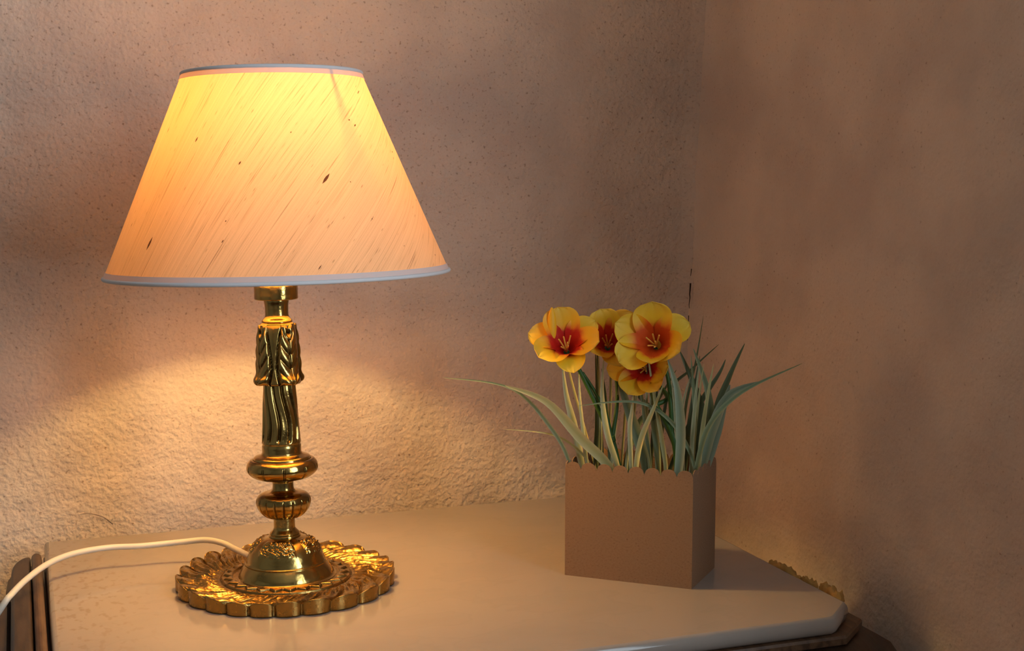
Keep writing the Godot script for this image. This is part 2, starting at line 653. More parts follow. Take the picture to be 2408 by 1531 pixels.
func marble() -> void:
	var plan := [Vector2(-0.196, -0.216), Vector2(0.434, -0.216), Vector2(0.434, 0.2095), Vector2(0.4325, 0.2145), Vector2(0.4045, 0.2415), Vector2(0.3995, 0.244), Vector2(-0.196, 0.244)]
	var rings := []
	for k in 9:
		var a := -PI / 2 + PI * k / 8.0
		rings.append([0.0045 * (1.0 - cos(a)), TOP - 0.0075 + 0.0075 * sin(a)])
	var m := put(prism(plan, rings, Rect2(-0.2, -0.22, 0.64, 0.47)), "marble_slab", M.marble, self)
	tag(m, "polished cream marble slab with a clipped front corner, under lamp and flowers", "tabletop")


# -------------------------------------------------------------------- the lamp
func bump(x: float, w: float) -> float:
	return exp(-(x * x) / (w * w))


func lamp() -> void:
	var t := thing("table_lamp", V(0.001, TOP, 0.0005))
	tag(t, "lit antique brass table lamp with a cone shade of slubbed cream silk", "lamp")
	# the stem leans a little to the left and back on its flat foot
	var toward := V(-0.178, 0, 0.984)
	var across := V(0.984, 0, 0.178)
	var lean := Basis(toward, deg_to_rad(0.94)) * Basis(across, deg_to_rad(-1.0))

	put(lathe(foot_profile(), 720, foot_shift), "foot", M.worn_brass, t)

	var dome := profile([Vector2(0.0448, 0.0075), Vector2(0.0438, 0.0085), Vector2(0.0425, 0.0088), Vector2(0.0412, 0.0096), Vector2(0.0398, 0.0125), Vector2(0.0372, 0.0168), Vector2(0.0354, 0.0192), Vector2(0.0352, 0.0198), Vector2(0.0352, 0.0198), Vector2(0.0352, 0.0206), Vector2(0.0343, 0.0217), Vector2(0.0333, 0.0245), Vector2(0.0312, 0.0296), Vector2(0.028, 0.0342), Vector2(0.024, 0.0382), Vector2(0.0195, 0.041), Vector2(0.015, 0.0426), Vector2(0.0125, 0.043)], 9)
	var sprigs := func(r: float, h: float, a: float) -> Vector3:
		var d := 0.0
		var dark := 0.0
		if h > 0.028 and r < 0.0325:
			var patch := clampf((0.62 - absf(fmod(a + 0.3, TAU / 4) - TAU / 8)) / 0.16, 0.0, 1.0)
			var band := clampf((0.0318 - r) / 0.003, 0, 1) * clampf((r - 0.018) / 0.003, 0, 1)
			var p := V(r * cos(a), h, r * sin(a))
			var n := fn.get_noise_3dv(p * 210.0) * 0.9 + 0.75 * sin(a * 26.0 + 5.0 * sin(r * 900.0)) * sin(r * 1150.0 + 2.0 * sin(a * 9.0))
			var k := clampf(patch * 1.5, 0, 1) * band
			d = k * (0.0011 + 0.0013 * n)
			dark = k * clampf(-0.1 - n, 0, 1) * 0.5
		return V(r + d * 0.6, h + d * 0.8, dark)
	put(lathe(dome, 420, sprigs), "dome", M.brass, t).basis = lean

	put(lathe(profile([Vector2(0.0128, 0.0418), Vector2(0.0136, 0.0424), Vector2(0.0138, 0.0434), Vector2(0.0134, 0.0444), Vector2(0.0128, 0.0447), Vector2(0.0128, 0.0447), Vector2(0.0129, 0.046), Vector2(0.0112, 0.0478), Vector2(0.0096, 0.0496), Vector2(0.0092, 0.052), Vector2(0.0092, 0.0596)], 5), 72), "stem_ring", M.brass, t).basis = lean

	var k2 := profile([Vector2(0.0092, 0.0585), Vector2(0.0098, 0.0592), Vector2(0.0155, 0.0607), Vector2(0.0208, 0.0655), Vector2(0.0236, 0.0725), Vector2(0.0226, 0.0778), Vector2(0.0185, 0.081), Vector2(0.0125, 0.0822), Vector2(0.0104, 0.0832), Vector2(0.0092, 0.0855), Vector2(0.009, 0.0905)], 9)
	var petals := func(r: float, h: float, a: float) -> Vector3:
		if h > 0.0808: return V(r, h, 0.15)
		var u := fmod(a * 18.0 / TAU, 1.0)
		var v := (h - 0.0595) / 0.0205
		var g := bump(u if u < 0.5 else u - 1.0, 0.085 + 0.12 * maxf(0.0, 0.45 - v)) * clampf((v - 0.02) * 6, 0, 1) * clampf((0.93 - v) * 4, 0, 1)
		return V(r - 0.0012 * g, h, g * 0.8 + clampf((v - 0.6) * 1.2, 0, 0.45))
	put(lathe(k2, 432, petals), "lower_knop", M.brass, t).basis = lean

	var k1 := profile([Vector2(0.009, 0.0905), Vector2(0.0105, 0.0925), Vector2(0.0175, 0.0938), Vector2(0.0246, 0.0958), Vector2(0.0294, 0.0998), Vector2(0.0308, 0.1035), Vector2(0.0299, 0.1078), Vector2(0.0277, 0.1105), Vector2(0.0252, 0.1113), Vector2(0.0246, 0.1105), Vector2(0.0246, 0.1105), Vector2(0.0244, 0.1122), Vector2(0.0232, 0.1136), Vector2(0.0185, 0.115), Vector2(0.0172, 0.1164), Vector2(0.0166, 0.118)], 8)
	var gadroon := func(r: float, h: float, a: float) -> Vector3:
		if h > 0.1103: return V(r, h, 0.55 if absf(h - 0.1106) < 0.0005 else 0.0)
		var u := fmod(a * 10.0 / TAU + 0.3, 1.0)
		u = u if u < 0.5 else u - 1.0
		var v := (h - 0.0895) / 0.021
		var fade := clampf(v * 8.0 - 0.4, 0, 1) * clampf((0.86 - v) * 9.0, 0, 1)
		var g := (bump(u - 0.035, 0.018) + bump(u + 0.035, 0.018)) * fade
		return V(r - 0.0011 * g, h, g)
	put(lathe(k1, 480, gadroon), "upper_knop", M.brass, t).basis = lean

	var colp := PackedVector2Array()
	for k in 71:
		var h := 0.1165 + 0.0635 * k / 70.0
		var r := lerpf(0.0168, 0.0138, clampf((h - 0.126) / 0.052, 0, 1))
		colp.append(Vector2(r - (0.0005 if absf(h - 0.1243) < 0.0006 else 0.0), h))
	var flutes := func(r: float, h: float, a: float) -> Vector3:
		var v := (h - 0.126) / 0.052
		if v < 0: return V(r, h, 0)
		var u := fmod(a * 11.0 / TAU + 4.0 + 0.34 * sin(v * 4.4 + 0.4) , 1.0) - 0.5
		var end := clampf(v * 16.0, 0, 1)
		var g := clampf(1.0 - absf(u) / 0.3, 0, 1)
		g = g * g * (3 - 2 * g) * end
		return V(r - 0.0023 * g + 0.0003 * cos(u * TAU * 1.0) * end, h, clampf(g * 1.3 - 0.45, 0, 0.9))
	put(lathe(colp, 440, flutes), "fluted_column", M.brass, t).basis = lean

	var capp := profile([Vector2(0.0138, 0.1795), Vector2(0.0152, 0.1772), Vector2(0.0176, 0.1768), Vector2(0.0196, 0.1785), Vector2(0.0198, 0.1815), Vector2(0.0186, 0.185), Vector2(0.018, 0.19), Vector2(0.0178, 0.196), Vector2(0.0174, 0.205), Vector2(0.0168, 0.216), Vector2(0.0158, 0.2248), Vector2(0.0146, 0.2288), Vector2(0.0132, 0.2296), Vector2(0.0126, 0.2302)], 11)
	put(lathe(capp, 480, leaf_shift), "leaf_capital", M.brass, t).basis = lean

	put(lathe(profile([Vector2(0.0126, 0.2296), Vector2(0.0131, 0.2306), Vector2(0.0126, 0.232), Vector2(0.011, 0.2338), Vector2(0.0101, 0.2356), Vector2(0.0099, 0.2385), Vector2(0.0101, 0.2445), Vector2(0.0106, 0.2478), Vector2(0.0106, 0.2495)], 5), 72), "neck", M.brass, t).basis = lean
	put(lathe(profile([Vector2(0.006, 0.2496), Vector2(0.0178, 0.2496), Vector2(0.0178, 0.2496), Vector2(0.0186, 0.2504), Vector2(0.0186, 0.2504), Vector2(0.0186, 0.2615), Vector2(0.0186, 0.2615), Vector2(0.0178, 0.2624), Vector2(0.0178, 0.2624), Vector2(0.006, 0.2627)], 3), 96), "collar_cap", M.brass, t).basis = lean
	put(lathe(profile([Vector2(0.0125, 0.2585), Vector2(0.0125, 0.2585), Vector2(0.0125, 0.318), Vector2(0.0125, 0.318), Vector2(0.006, 0.3195)], 4), 48), "lamp_socket", M.trim, t).basis = lean

	# bulb and its light
	var bx := 0.003
	var bp := profile([Vector2(0.0, 0.316), Vector2(0.011, 0.317), Vector2(0.0125, 0.33), Vector2(0.018, 0.35), Vector2(0.0275, 0.375), Vector2(0.03, 0.394), Vector2(0.0265, 0.412), Vector2(0.016, 0.424), Vector2(0.0, 0.428)], 5)
	put(lathe(bp, 40, null, across * bx), "light_bulb", M.bulb, t).basis = lean
	var lit := OmniLight3D.new()
	lit.name = "bulb_light"
	t.add_child(lit, true)
	lit.position = lean * (across * bx + V(0, 0.39, 0))
	lit.light_color = Color(1.0, 0.86, 0.545)
	lit.light_energy = 0.127
	lit.light_size = 0.014
	lit.omni_range = 8.0
	lit.omni_attenuation = 2.0
	lit.shadow_enabled = true

	# shade: a cone of silk cut from one flat piece, bound with grey tape at both rims, carried by a wire spider
	var off := across * 0.0035
	var r1 := 0.145
	var r2 := 0.0745
	var h1 := 0.2715
	var h2 := 0.4405
	var slope := sqrt((h2 - h1) ** 2 + (r1 - r2) ** 2)
	var sn := (r1 - r2) / slope
	var front := atan2(toward.z, toward.x)
	# start the seam at the back so that the texture does not wrap across one cell
	var posb := func(i: int, j: int) -> Vector3:
		var a := front + PI + TAU * j / 160.0
		var r := lerpf(r1, r2, i / 24.0)
		return off + V(r * cos(a), lerpf(h1, h2, i / 24.0), r * sin(a))
	var uvb := func(i: int, j: int) -> Vector2:
		var a := TAU * j / 160.0 - PI
		var rho := lerpf(r1, r2, i / 24.0) / sn
		var q := Vector2(-sin(a * sn), -cos(a * sn)) * rho
		return q.rotated(deg_to_rad(-56.0)) / 0.24
	var shade := put(sheet(24, 160, posb, null, uvb, true), "lamp_shade", M.silk, t)
	shade.basis = lean
	for e in [[r1, h1, 1.0], [r2, h2, -1.0]]:
		var cs := sqrt(1 - sn * sn)
		var up: Vector2 = Vector2(-sn, cs) * e[2]
		var c: Vector2 = Vector2(e[0], e[1]) + Vector2(cs, sn) * 0.0006
		var strip := PackedVector2Array([c, c + up * 0.0032, c + up * 0.0064])
		if e[2] < 0: strip.reverse()
		put(lathe(strip, 120, null, off), "rim_tape", M.tape, shade)
		var roll := PackedVector2Array()
		for k in 13:
			var q := -TAU * k / 12.0
			roll.append(Vector2(e[0], e[1]) + up * 0.0004 + Vector2(-cos(q), sin(q)) * 0.0017)
		roll.reverse()
		put(lathe(roll, 120, null, off), "rim_wire", M.trim, shade)
	var hub := V(0, 0.39, 0) + across * bx
	var ring := []
	for k in 25:
		var a := TAU * k / 24.0
		ring.append(hub + V(0.033 * cos(a), -0.045, 0.033 * sin(a)))
	put(tube(ring, 0.0011, 0.0011, 6, 2), "carrier_ring", M.wire, t).basis = lean
	for k in 3:
		var a := front - 0.66 + TAU * k / 3.0
		var d := V(cos(a), 0, sin(a))
		put(tube([off + d * (r2 - 0.002) + V(0, h2 - 0.003, 0), off + d * (r2 - 0.006) + V(0, h2 - 0.02, 0), off + d * 0.06 + V(0, h2 - 0.05, 0), hub + d * 0.033 + V(0, -0.045, 0)], 0.0013, 0.0013, 6, 6), "carrier_arm", M.wire, t).basis = lean
	put(tube([hub + V(0.033, -0.045, 0), hub + V(0.02, -0.07, 0), hub + V(0.0125, -0.078, 0)], 0.0012, 0.0012, 6, 4), "carrier_arm", M.wire, t).basis = lean

	var cord := [V(-0.30, -0.12, -0.005), V(-0.272, -0.055, -0.006), V(-0.2339, 0.004, -0.0005), V(-0.2255, 0.012, -0.0098), V(-0.2135, 0.017, -0.032), V(-0.1958, 0.02, -0.0626), V(-0.1738, 0.021, -0.0846), V(-0.144, 0.02, -0.098), V(-0.1143, 0.019, -0.097), V(-0.0804, 0.02, -0.0945), V(-0.0583, 0.022, -0.0865), V(-0.0451, 0.022, -0.0709), V(-0.0369, 0.0205, -0.0541), V(-0.0265, 0.0195, -0.0265)]
	put(tube(cord, 0.0027, 0.0027, 12, 6), "power_cord", M.cord, t)


func foot_profile() -> PackedVector2Array:
	var p := PackedVector2Array()
	p.append(Vector2(0.05, 0.0015))
	p.append(Vector2(0.087, 0.0))
	for k in 15:
		p.append(Vector2(0.0925 - 0.0004 * (k / 14.0), 0.0004 + 0.0105 * k / 14.0))
	for k in 115:
		p.append(Vector2(lerpf(0.0918, 0.04, k / 114.0), 0.0112))
	p.append(Vector2(0.02, 0.009))
	return p


# The cast relief of the foot: 24 twisted leaves that curl up into knobs at the rim, a plain moat, a zigzag ring, the seat of the dome
func foot_shift(r: float, h: float, a: float) -> Vector3:
	var edge := clampf((r - 0.0575) / 0.0343, 0.0, 1.0)
	var tw := a + 0.42 * (1.0 - edge) + 0.05 * sin(a * 3.0)
	var u := fposmod(tw * 24.0 / TAU, 1.0)
	var lobe := sqrt(maxf(0.0, 1.0 - (2.0 * u - 1.0) ** 2))
	if r > 0.0917 or h < 0.011:                              # the scalloped outer wall
		var k := clampf(h / 0.011, 0.0, 1.0)
		var wave := 0.0052 * (lobe - 0.5)
		var lift := (0.0056 * (lobe - 0.66) + 0.0008 * sin(a * 5.0)) * k
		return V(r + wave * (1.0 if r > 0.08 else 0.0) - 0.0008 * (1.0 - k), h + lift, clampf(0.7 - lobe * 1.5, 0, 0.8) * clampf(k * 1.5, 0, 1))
	var y := h
	var dark := 0.0
	if r > 0.0565:
		var e := (r - 0.0565) / 0.0353
		var knob := bump(e - 0.86, 0.17)
		var base := lerpf(-0.0035, -0.0008, e)
		var vein := sin((u - 0.5) * 17.0 + e * 5.0)
		var rel := (lobe - 0.66) * (0.0032 * e + 0.0042 * knob) + 0.0009 * vein * clampf(e * 3.0, 0, 1) * (1.0 - knob)
		rel += 0.0004 * fn.get_noise_2d(cos(a) * r * 190.0 + 50.0, sin(a) * r * 190.0)
		rel += 0.0016 * bump(e - 0.42 - 0.08 * sin(a * 12.0), 0.16) * lobe
		y = h + base + rel + 0.0008 * sin(a * 5.0) * e
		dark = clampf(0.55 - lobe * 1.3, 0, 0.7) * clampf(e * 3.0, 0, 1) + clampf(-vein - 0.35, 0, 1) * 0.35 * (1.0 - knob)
		var wave := 0.0052 * (lobe - 0.5) * clampf((e - 0.6) / 0.4, 0, 1)
		var join := clampf((0.0565 + 0.002 - r) / 0.002, 0, 1)
		y = lerpf(y, h - 0.0042, join)
		return V(r + wave, y, dark)
	if r > 0.0462:
		var zig := 0.0513 + 0.0031 * (4.0 * absf(fposmod(a * 26.0 / TAU, 1.0) - 0.5) - 1.0)
		var g := bump(r - zig, 0.00062)
		var rise := -0.0042 + 0.0026 * clampf((0.0562 - r) / 0.0012, 0, 1) - 0.0003 * clampf((0.0475 - r) / 0.0012, 0, 1)
		var tooth := 0.0009 * clampf((zig - r) / 0.002, -1.0, 1.0)
		return V(r, h + rise + tooth - 0.0014 * g, clampf(g * 0.95 + (0.5 if absf(r - 0.0564) < 0.0005 else 0.0), 0, 1))
	return V(r, h - 0.0022, 0.0)


# Four acanthus leaves with chevron veins, plain straps between them, tips curling out at the foot
func leaf_shift(r: float, h: float, a: float) -> Vector3:
	if h > 0.2285 or h < 0.1772: return V(r, h, 0.0)
	var v := (h - 0.178) / 0.0505
	var q := fposmod(a - 0.405, TAU / 4) - TAU / 8              # angle from the leaf's midrib
	var half := 0.66 * (1.0 - 0.5 * maxf(v, 0.0) ** 2.2) * (0.8 + 0.2 * clampf(v * 4, 0, 1))
	var s := absf(q) / half
	var out := 0.0
	var dark := 0.0
	if s < 1.0:
		var ph := v * 4.3 - 1.15 * s ** 1.4 - 0.1
		var fr := fposmod(ph, 1.0)
		var blade := maxf(0.0, sin(PI * fr)) ** 0.7
		out = 0.0008 + 0.0011 * blade * clampf((1.0 - s) * 4.0, 0, 1)
		out -= 0.0011 * bump(q, 0.035) * clampf((0.9 - v) * 6.0, 0, 1)
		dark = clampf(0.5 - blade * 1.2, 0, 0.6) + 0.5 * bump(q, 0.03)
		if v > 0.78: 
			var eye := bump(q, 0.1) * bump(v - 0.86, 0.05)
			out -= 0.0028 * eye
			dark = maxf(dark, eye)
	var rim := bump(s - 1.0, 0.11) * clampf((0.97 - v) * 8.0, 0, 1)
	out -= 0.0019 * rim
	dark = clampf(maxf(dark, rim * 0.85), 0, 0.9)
	var foot := bump(v - 0.06, 0.09)
	out += foot * (0.0034 * bump(absf(q) - 0.05, 0.34) - 0.0012)
	if s > 1.06: out -= 0.0006 * clampf(v * 5, 0, 1)
	return V(r + out, h - 0.0009 * foot * cos(q * 8.0), dark)


# -------------------------------------------------------------------- the paper box
func panel(a: Vector2, b: Vector2, height: float, scallops: int, mid: Vector2) -> ArrayMesh:
	# a sheet of board 1 mm thick over the plan line a-b, its top edge cut in round scallops
	var along := (b - a).normalized()
	var inw := Vector2(-along.y, along.x)
	if inw.dot(mid - a) < 0: inw = -inw
	var w := a.distance_to(b)
	var n := scallops * 10
	var th := 0.0009
	var top := func(u: float) -> float:
		var k := fposmod(u * scallops, 1.0)
		return height - 0.0062 * (1.0 - sqrt(maxf(0.0, 1.0 - (2.0 * k - 1.0) ** 2)))
	# a ring round the section: outside bottom, outside top, inside top, inside bottom
	var flip := inw.dot(Vector2(-along.y, along.x)) > 0
	var f := func(i: int, j: int) -> Vector3:
		var u := float(i) / n if flip else 1.0 - float(i) / n
		var y: float = [0.0, 0.2, 1.0, 1.0, 0.0, 0.0][j] * top.call(u)
		var q := a + along * w * u + inw * (th if j in [3, 4] else 0.0)
		return V(q.x, y, q.y)
	return flat(sheet(n, 5, f))


func flat(m: ArrayMesh) -> ArrayMesh:
	var arr := m.surface_get_arrays(0)
	var P: PackedVector3Array = arr[Mesh.ARRAY_VERTEX]
	var st := SurfaceTool.new()
	st.begin(Mesh.PRIMITIVE_TRIANGLES)
	st.set_smooth_group(-1)
	for k in arr[Mesh.ARRAY_INDEX]: st.add_vertex(P[k])
	st.generate_normals()
	return st.commit()


func paper_box() -> void:
	var t := thing("gift_box", V(0.3078, TOP, 0.0733))
	tag(t, "brown kraft paper box with scalloped top edge, standing open on the marble", "box")
	var c := [Vector2(-0.0683, -0.013), Vector2(0.0185, 0.0636), Vector2(0.0682, 0.0129), Vector2(-0.0186, -0.0637)]
	var top := c.map(func(p): return p)
	put(panel(top[0], top[1], 0.1035, 8, Vector2.ZERO), "front_panel", M.kraft, t)
	put(panel(top[1], top[2], 0.1035, 5, Vector2.ZERO), "side_panel", M.kraft, t)
	put(panel(top[2], top[3], 0.1035, 8, Vector2.ZERO), "back_panel", M.kraft, t)
	put(panel(top[3], top[0], 0.1035, 5, Vector2.ZERO), "side_panel", M.kraft, t)
	put(prism(c, [[0.0008, 0.0], [0.0008, 0.001]]), "bottom_panel", M.kraft, t)
	var foam := put(prism(c, [[0.004, 0.0012], [0.003, 0.002], [0.003, 0.06], [0.006, 0.063]]), "floral_foam", M.foam, self)
	foam.position = t.position
	tag(foam, "dark brown foam block low inside the kraft box, holding the stems", "foam block")


# -------------------------------------------------------------------- silk plants
const LEAF := {                        # linear: middle of the blade, its margins
	"g": [Color(0.16, 0.22, 0.11), Color(0.38, 0.43, 0.24)], "y": [Color(0.43, 0.42, 0.17), Color(0.62, 0.57, 0.29)],
	"p": [Color(0.3, 0.34, 0.18), Color(0.56, 0.54, 0.34)], "b": [Color(0.21, 0.29, 0.19), Color(0.4, 0.46, 0.33)],
	"d": [Color(0.08, 0.11, 0.05), Color(0.16, 0.19, 0.09)],
}


func blade(t: Node3D, kind: String, width: float, p0: Vector3, p1: Vector3, p2: Vector3, p3: Vector3) -> void:
	var root := V(p0.x * 0.82, 0.058, p0.z * 0.82)
	var q := spine([root, p0, p1, p2, p3], 7)
	var n := q.size() - 1
	var face := V(-0.431 + rng.randf_range(-0.25, 0.25), 0.2, 0.902)
	var bend := rng.randf_range(0.18, 0.4)
	var mid: Color = LEAF[kind][0]
	var rim: Color = LEAF[kind][1]
	var dry := rng.randf_range(0.85, 1.15)
	var f := func(i: int, j: int) -> Vector3:
		var d := (q[mini(i + 1, n)] - q[maxi(i - 1, 0)]).normalized()
		var s := d.cross(face).normalized()
		var e := s.cross(d).normalized()
		var u := float(i) / n
		var w := width * 0.5 * minf(0.5 + 1.3 * u, 1.0) * maxf(0.0, minf(1.0, (1.0 - u) * 2.3 + 0.04)) ** 0.8
		var k := (j - 3) / 3.0
		return q[i] + s * w * k + e * w * bend * (k * k - 0.4)
	var c := func(i: int, j: int) -> Color:
		var k := absf(j - 3) / 3.0
		var u := float(i) / n
		var stripe := 0.12 * sin(j * 2.6 + i * 0.15)
		return mid.lerp(rim, clampf(k * k + stripe + 0.25 * (1.0 - u) * 0.6, 0, 1)) * dry
	put(sheet(n, 6, f, c), "leaf", M.leaf, t)


func bouquet() -> void:
	var at := V(0.3078, TOP, 0.0733)
	var t := thing("ornamental_grass", at)
	tag(t, "tuft of artificial variegated grass blades fanning out of the kraft box", "plant")
	# the long blades that stand out
	blade(t, "g", 0.0034, V(-0.0607, 0.0945, -0.0157), V(-0.0756, 0.1275, -0.0195), V(-0.1115, 0.1678, -0.0311), V(-0.1701, 0.1787, -0.0480))
	blade(t, "y", 0.0090, V(-0.0302, 0.0948, 0.0022), V(-0.0571, 0.1251, -0.0051), V(-0.0862, 0.1577, -0.0135), V(-0.1207, 0.1723, -0.0244))
	blade(t, "y", 0.0023, V(-0.0389, 0.0923, -0.0186), V(-0.0564, 0.1143, -0.0214), V(-0.0789, 0.1264, -0.0266), V(-0.1177, 0.1309, -0.0396))
	blade(t, "p", 0.0067, V(-0.0468, 0.0909, -0.0223), V(-0.0538, 0.1288, -0.0257), V(-0.0608, 0.1595, -0.0291), V(-0.0644, 0.1902, -0.0308))
	blade(t, "p", 0.0034, V(-0.0466, 0.0933, -0.0112), V(-0.0509, 0.1270, -0.0132), V(-0.0518, 0.1567, -0.0192), V(-0.0494, 0.1858, -0.0292))
	blade(t, "g", 0.0034, V(0.0381, 0.0964, 0.0293), V(0.0202, 0.1365, 0.0230), V(-0.0120, 0.1578, 0.0164), V(-0.0629, 0.1557, 0.0032))
	blade(t, "p", 0.0041, V(-0.0207, 0.0970, 0.0234), V(-0.0224, 0.1354, 0.0226), V(-0.0170, 0.1500, 0.0148), V(-0.0120, 0.1660, 0.0072))
	blade(t, "y", 0.0049, V(-0.0182, 0.0975, 0.0268), V(-0.0136, 0.1262, 0.0267), V(-0.0024, 0.1518, 0.0266), V(0.0130, 0.1739, 0.0173))
	blade(t, "b", 0.0083, V(0.0133, 0.0960, 0.0452), V(0.0143, 0.1339, 0.0478), V(0.0098, 0.1714, 0.0490), V(0.0042, 0.1982, 0.0408))
	blade(t, "d", 0.0097, V(0.0448, 0.0931, 0.0214), V(0.0484, 0.1309, 0.0231), V(0.0462, 0.1606, 0.0166), V(0.0338, 0.1998, 0.0051))
	blade(t, "g", 0.0083, V(0.0546, 0.0941, 0.0150), V(0.0594, 0.1326, 0.0151), V(0.0590, 0.1629, 0.0116), V(0.0493, 0.2005, 0.0014))
	blade(t, "d", 0.0067, V(0.0594, 0.0912, 0.0118), V(0.0685, 0.1429, 0.0106), V(0.0810, 0.1752, 0.0110), V(0.0953, 0.2044, 0.0123))
	blade(t, "b", 0.0090, V(0.0452, 0.0935, 0.0271), V(0.0537, 0.1320, 0.0312), V(0.0681, 0.1629, 0.0348), V(0.0963, 0.1752, 0.0460))
	blade(t, "g", 0.0045, V(0.0335, 0.0960, 0.0382), V(0.0442, 0.1386, 0.0433), V(0.0731, 0.1670, 0.0483), V(0.1256, 0.1912, 0.0600))
	blade(t, "b", 0.0112, V(0.0489, 0.0917, 0.0234), V(0.0569, 0.1234, 0.0272), V(0.0657, 0.1475, 0.0259), V(0.0742, 0.1698, 0.0244))
	blade(t, "d", 0.0026, V(0.0404, 0.0915, -0.0029), V(0.0461, 0.1454, -0.0057), V(0.0561, 0.1876, -0.0064), V(0.0641, 0.2290, -0.0082))
	blade(t, "d", 0.0030, V(0.0275, 0.0889, -0.0201), V(0.0337, 0.1560, -0.0171), V(0.0541, 0.1818, -0.0074), V(0.0745, 0.2034, 0.0023))
	blade(t, "d", 0.0026, V(-0.0181, 0.0878, -0.0419), V(-0.0228, 0.1668, -0.0442), V(-0.0231, 0.2060, -0.0443), V(-0.0149, 0.2348, -0.0404))
	blade(t, "y", 0.0026, V(-0.0139, 0.0879, -0.0399), V(-0.0130, 0.1670, -0.0395), V(-0.0126, 0.2061, -0.0393), V(-0.0118, 0.2333, -0.0389))
	blade(t, "y", 0.0023, V(-0.0291, 0.0899, -0.0361), V(-0.0449, 0.1665, -0.0547), V(-0.0531, 0.2056, -0.0586), V(-0.0529, 0.2403, -0.0585))
	blade(t, "g", 0.0097, V(0.0040, 0.0933, 0.0019), V(-0.0031, 0.1221, -0.0015), V(-0.0115, 0.1557, -0.0111), V(-0.0201, 0.1971, -0.0207))
	blade(t, "d", 0.0056, V(-0.0284, 0.0879, -0.0358), V(-0.0273, 0.1293, -0.0352), V(-0.0278, 0.1606, -0.0355), V(-0.0298, 0.1955, -0.0364))
	blade(t, "d", 0.0053, V(0.0016, 0.0872, -0.0380), V(0.0118, 0.1271, -0.0332), V(0.0239, 0.1432, -0.0274), V(0.0449, 0.1781, -0.0229))
	blade(t, "d", 0.0045, V(0.0449, 0.0893, -0.0118), V(0.0305, 0.1324, -0.0187), V(0.0115, 0.1548, -0.0333), V(-0.0006, 0.1814, -0.0446))
	blade(t, "p", 0.0053, V(-0.0245, 0.0942, 0.0049), V(-0.0318, 0.1274, -0.0041), V(-0.0341, 0.1609, -0.0108), V(-0.0310, 0.1945, -0.0148))
	blade(t, "g", 0.0060, V(0.0136, 0.0924, 0.0065), V(0.0126, 0.1292, 0.0005), V(0.0121, 0.1591, -0.0053), V(0.0150, 0.1892, -0.0095))
	blade(t, "d", 0.0045, V(0.0317, 0.0893, -0.0070), V(0.0558, 0.1456, -0.0011), V(0.0749, 0.1762, 0.0025), V(0.0826, 0.1892, 0.0007))
	# the finer ones between
	for k in 18:
		var a := rng.randf_range(-0.85, 0.85)
		var b := rng.randf_range(-0.85, 0.15)
		var p := V(0.0434 * a - 0.0249 * b, 0.09, 0.0383 * a + 0.0254 * b)
		var lean := V(rng.randf_range(-0.02, 0.02), 0, rng.randf_range(-0.012, 0.012))
		blade(t, ["p", "p", "y", "d", "g"][k % 5], rng.randf_range(0.0022, 0.0048), p, p + V(0, 0.035, 0) + lean * 0.25, p + V(0, 0.07, 0) + lean * 0.6, p + V(0, rng.randf_range(0.085, 0.115), 0) + lean)

	# the sprays; each bloom is placed by the middle of its throat
	var s := thing("flower_spray", at)
	tag(s, "artificial flower spray on green stem at the left, two yellow blooms with red throats", "flower")
	var a1 := V(-0.36, 0.74, 0.76).normalized()
	var c1 := V(-0.0690, 0.2095, -0.0110)
	var a2 := V(-0.28, 0.60, 0.80).normalized()
	var c2 := V(-0.0245, 0.2085, -0.0190)
	put(tube([V(-0.015, 0.058, -0.007), V(-0.0182, 0.0928, -0.0087), V(-0.0243, 0.1217, -0.0116), V(-0.0347, 0.1465, -0.0166), V(-0.052, 0.1851, -0.0243), c1 - a1 * 0.019], 0.003, 0.0017, 8, 6), "stem", M.stem, s)
	put(tube([V(-0.0243, 0.1197, -0.0116), V(-0.0289, 0.1428, -0.0138), V(-0.0375, 0.1635, -0.0201), V(-0.048, 0.1804, -0.0229)], 0.002, 0.0013, 8, 6), "stem", M.stem, s)
	put(tube([V(-0.0243, 0.1197, -0.0116), V(-0.0163, 0.147, -0.0189), V(-0.0123, 0.1726, -0.0291), c2 - a2 * 0.019], 0.002, 0.0016, 8, 6), "stem", M.stem, s)
	put(tube([V(-0.0238, 0.1185, -0.0114), V(-0.0243, 0.121, -0.0116), V(-0.0248, 0.1235, -0.0118)], 0.0036, 0.0036, 8, 3), "stem_joint", M.stem, s)
	bloom(s, c1, a1, 0.25, 0.98, [78, 52, 80, 62, 88, 60], 0.0)
	bloom(s, c2, a2, 0.3, 0.92, [70, 50, 64, 46, 50, 52], 0.25)
	var bud := Node3D.new()
	bud.name = "bud"
	s.add_child(bud, true)
	bud.position = V(-0.078, 0.206, -0.022)
	put(lathe(profile([Vector2(0.0008, -0.012), Vector2(0.0016, 0.0), Vector2(0.0036, 0.008), Vector2(0.0042, 0.018), Vector2(0.0032, 0.027), Vector2(0.0012, 0.033), Vector2(0.0, 0.034)], 4), 12), "bud_petals", M.bud, bud)
	put(tube([V(0, -0.008, 0), V(0.006, -0.013, -0.002), c1 - a1 * 0.02 - bud.position], 0.0014, 0.0014, 8, 4), "stem", M.stem, bud)
	var r := thing("flower_spray", at)
	tag(r, "artificial flower spray on green stem at the right, two yellow blooms stacked closely", "flower")
	var a3 := V(-0.56, 0.44, 0.80).normalized()
	var c3 := V(-0.0005, 0.2118, 0.0230)
	var a4 := V(-0.62, 0.30, 0.80).normalized()
	var c4 := V(-0.0012, 0.1865, 0.0032)
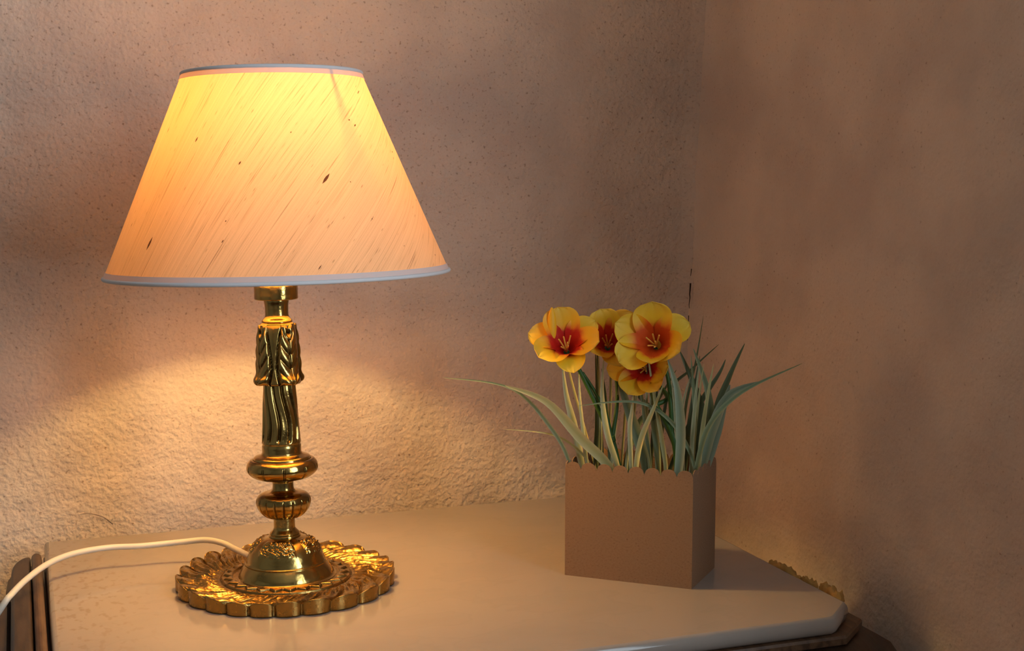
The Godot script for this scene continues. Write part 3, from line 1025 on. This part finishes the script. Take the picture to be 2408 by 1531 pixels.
	put(tube([V(0.022, 0.058, 0.02), V(0.024, 0.0961, 0.0225), V(0.0195, 0.1285, 0.0204), V(0.009, 0.1534, 0.0096), V(0.0115, 0.168, -0.008), c4 - a4 * 0.017], 0.003, 0.0017, 8, 6), "stem", M.stem, r)
	put(tube([V(0.0195, 0.1275, 0.0204), V(0.0186, 0.1551, 0.0189), V(0.0203, 0.1798, 0.0079), c3 - a3 * 0.019], 0.0022, 0.0016, 8, 6), "stem", M.stem, r)
	put(tube([V(0.009, 0.1534, 0.0096), V(0.0209, 0.1589, 0.0081), V(0.0169, 0.1706, -0.0079), c4 - a4 * 0.017], 0.0022, 0.0018, 8, 6), "stem", M.stem, r)
	bloom(r, c3, a3, 0.1, 1.02, [30, 36, 96, 60, 70, 74], 0.8)
	bloom(r, c4, a4, 0.62, 0.86, [52, 44, 60, 52, 84, 66], 0.1)


# A freesia-like bloom: petals alternate outer and inner, form a red throat up to the mouth at «mouth», then open by their own angles (degrees from the axis)
func bloom(t: Node3D, mouth: Vector3, axis: Vector3, roll: float, size: float, opens: Array, pale: float) -> void:
	var y := axis.normalized()
	var x := Vector3.UP.cross(y).normalized()
	var B := Basis(x, y, x.cross(y)) * Basis(Vector3.UP, roll)
	var b := Node3D.new()
	b.name = "bloom"
	t.add_child(b, true)
	b.transform = Transform3D(B.scaled(Vector3.ONE * size), mouth - y * 0.0155 * size)
	for k in 6:
		var inner := k % 2
		var open := deg_to_rad(opens[k] + rng.randf_range(-4, 4))
		var wd := (0.0162 if inner else 0.0142) * rng.randf_range(0.94, 1.06)
		var len := (0.0405 if inner else 0.0425) * rng.randf_range(0.95, 1.06)
		var curl := deg_to_rad(rng.randf_range(-14, 26))
		var tint := rng.randf_range(-0.05, 0.05)
		var point := 1.7 if inner else 1.25
		var n := 18
		var path := PackedVector2Array([Vector2(0.0026 - 0.0004 * (1 - inner), 0.0)])
		for i in n:
			var u := (i + 0.5) / n
			var ang := lerpf(deg_to_rad(34), open, smoothstep(0.34, 0.66, u)) + curl * smoothstep(0.7, 1.0, u)
			path.append(path[i] + Vector2(sin(ang), cos(ang)) * len / n)
		var f := func(i: int, j: int) -> Vector3:
			var u := float(i) / n
			var v := (j - 6) / 6.0
			var w := wd * (0.2 + 0.8 * smoothstep(-0.1, 0.66, u)) * maxf(0.0, 1.0 - maxf(0.0, (u - 0.62) / 0.38) ** (1.1 + point)) ** (0.5 if inner else 0.62)
			var tan := (path[mini(i + 1, n)] - path[maxi(i - 1, 0)]).normalized()
			var up := Vector2(-tan.y, tan.x)               # towards the axis, across the blade
			var lift := w * v * v * lerpf(0.62, 0.22, smoothstep(0.3, 0.8, u)) + 0.0006 * sin(j * 2.2 + k * 1.7) * u * u
			var q := path[i] + up * (lift - 0.0009 * (1 - inner))
			return V(w * v, q.y, q.x)
		var c := func(i: int, j: int) -> Color:
			var u := float(i) / n + 0.018 * sin(j * 2.1 + k)
			var yel := Color(0.93, 0.53 + tint, 0.012).lerp(Color(0.92, 0.64, 0.1), clampf((u - 0.7) * 2.0, 0, 0.65))
			var red := Color(0.6, 0.012, 0.006).lerp(Color(0.72, 0.1, 0.008), pale)
			var mid := Color(0.88, 0.27, 0.01)
			return red.lerp(mid, clampf((u - 0.45) / 0.06, 0, 1)).lerp(yel, clampf((u - 0.49) / 0.14, 0, 1))
		var p := put(sheet(n, 12, f, c), "petal", M.petal, b)
		p.basis = Basis(Vector3.UP, TAU * k / 6.0 + rng.randf_range(-0.08, 0.08))
	for k in 6:
		var a := TAU * k / 6.0 + 0.4
		var d := V(cos(a), 0, sin(a)) * (0.0038 if k else 0.0008)
		put(tube([V(0, 0.001, 0), d * 0.6 + V(0, 0.008, 0), d * 1.7 + V(0, 0.0165 + 0.003 * (k % 2), 0)], 0.0008, 0.0007, 6, 4), "stamen", M.stamen, b)
	put(lathe(profile([Vector2(0.0014, -0.006), Vector2(0.0027, -0.003), Vector2(0.003, -0.0008), Vector2(0.0022, 0.0), Vector2(0.0, 0.0002)], 4), 14), "calyx", M.stem, b)
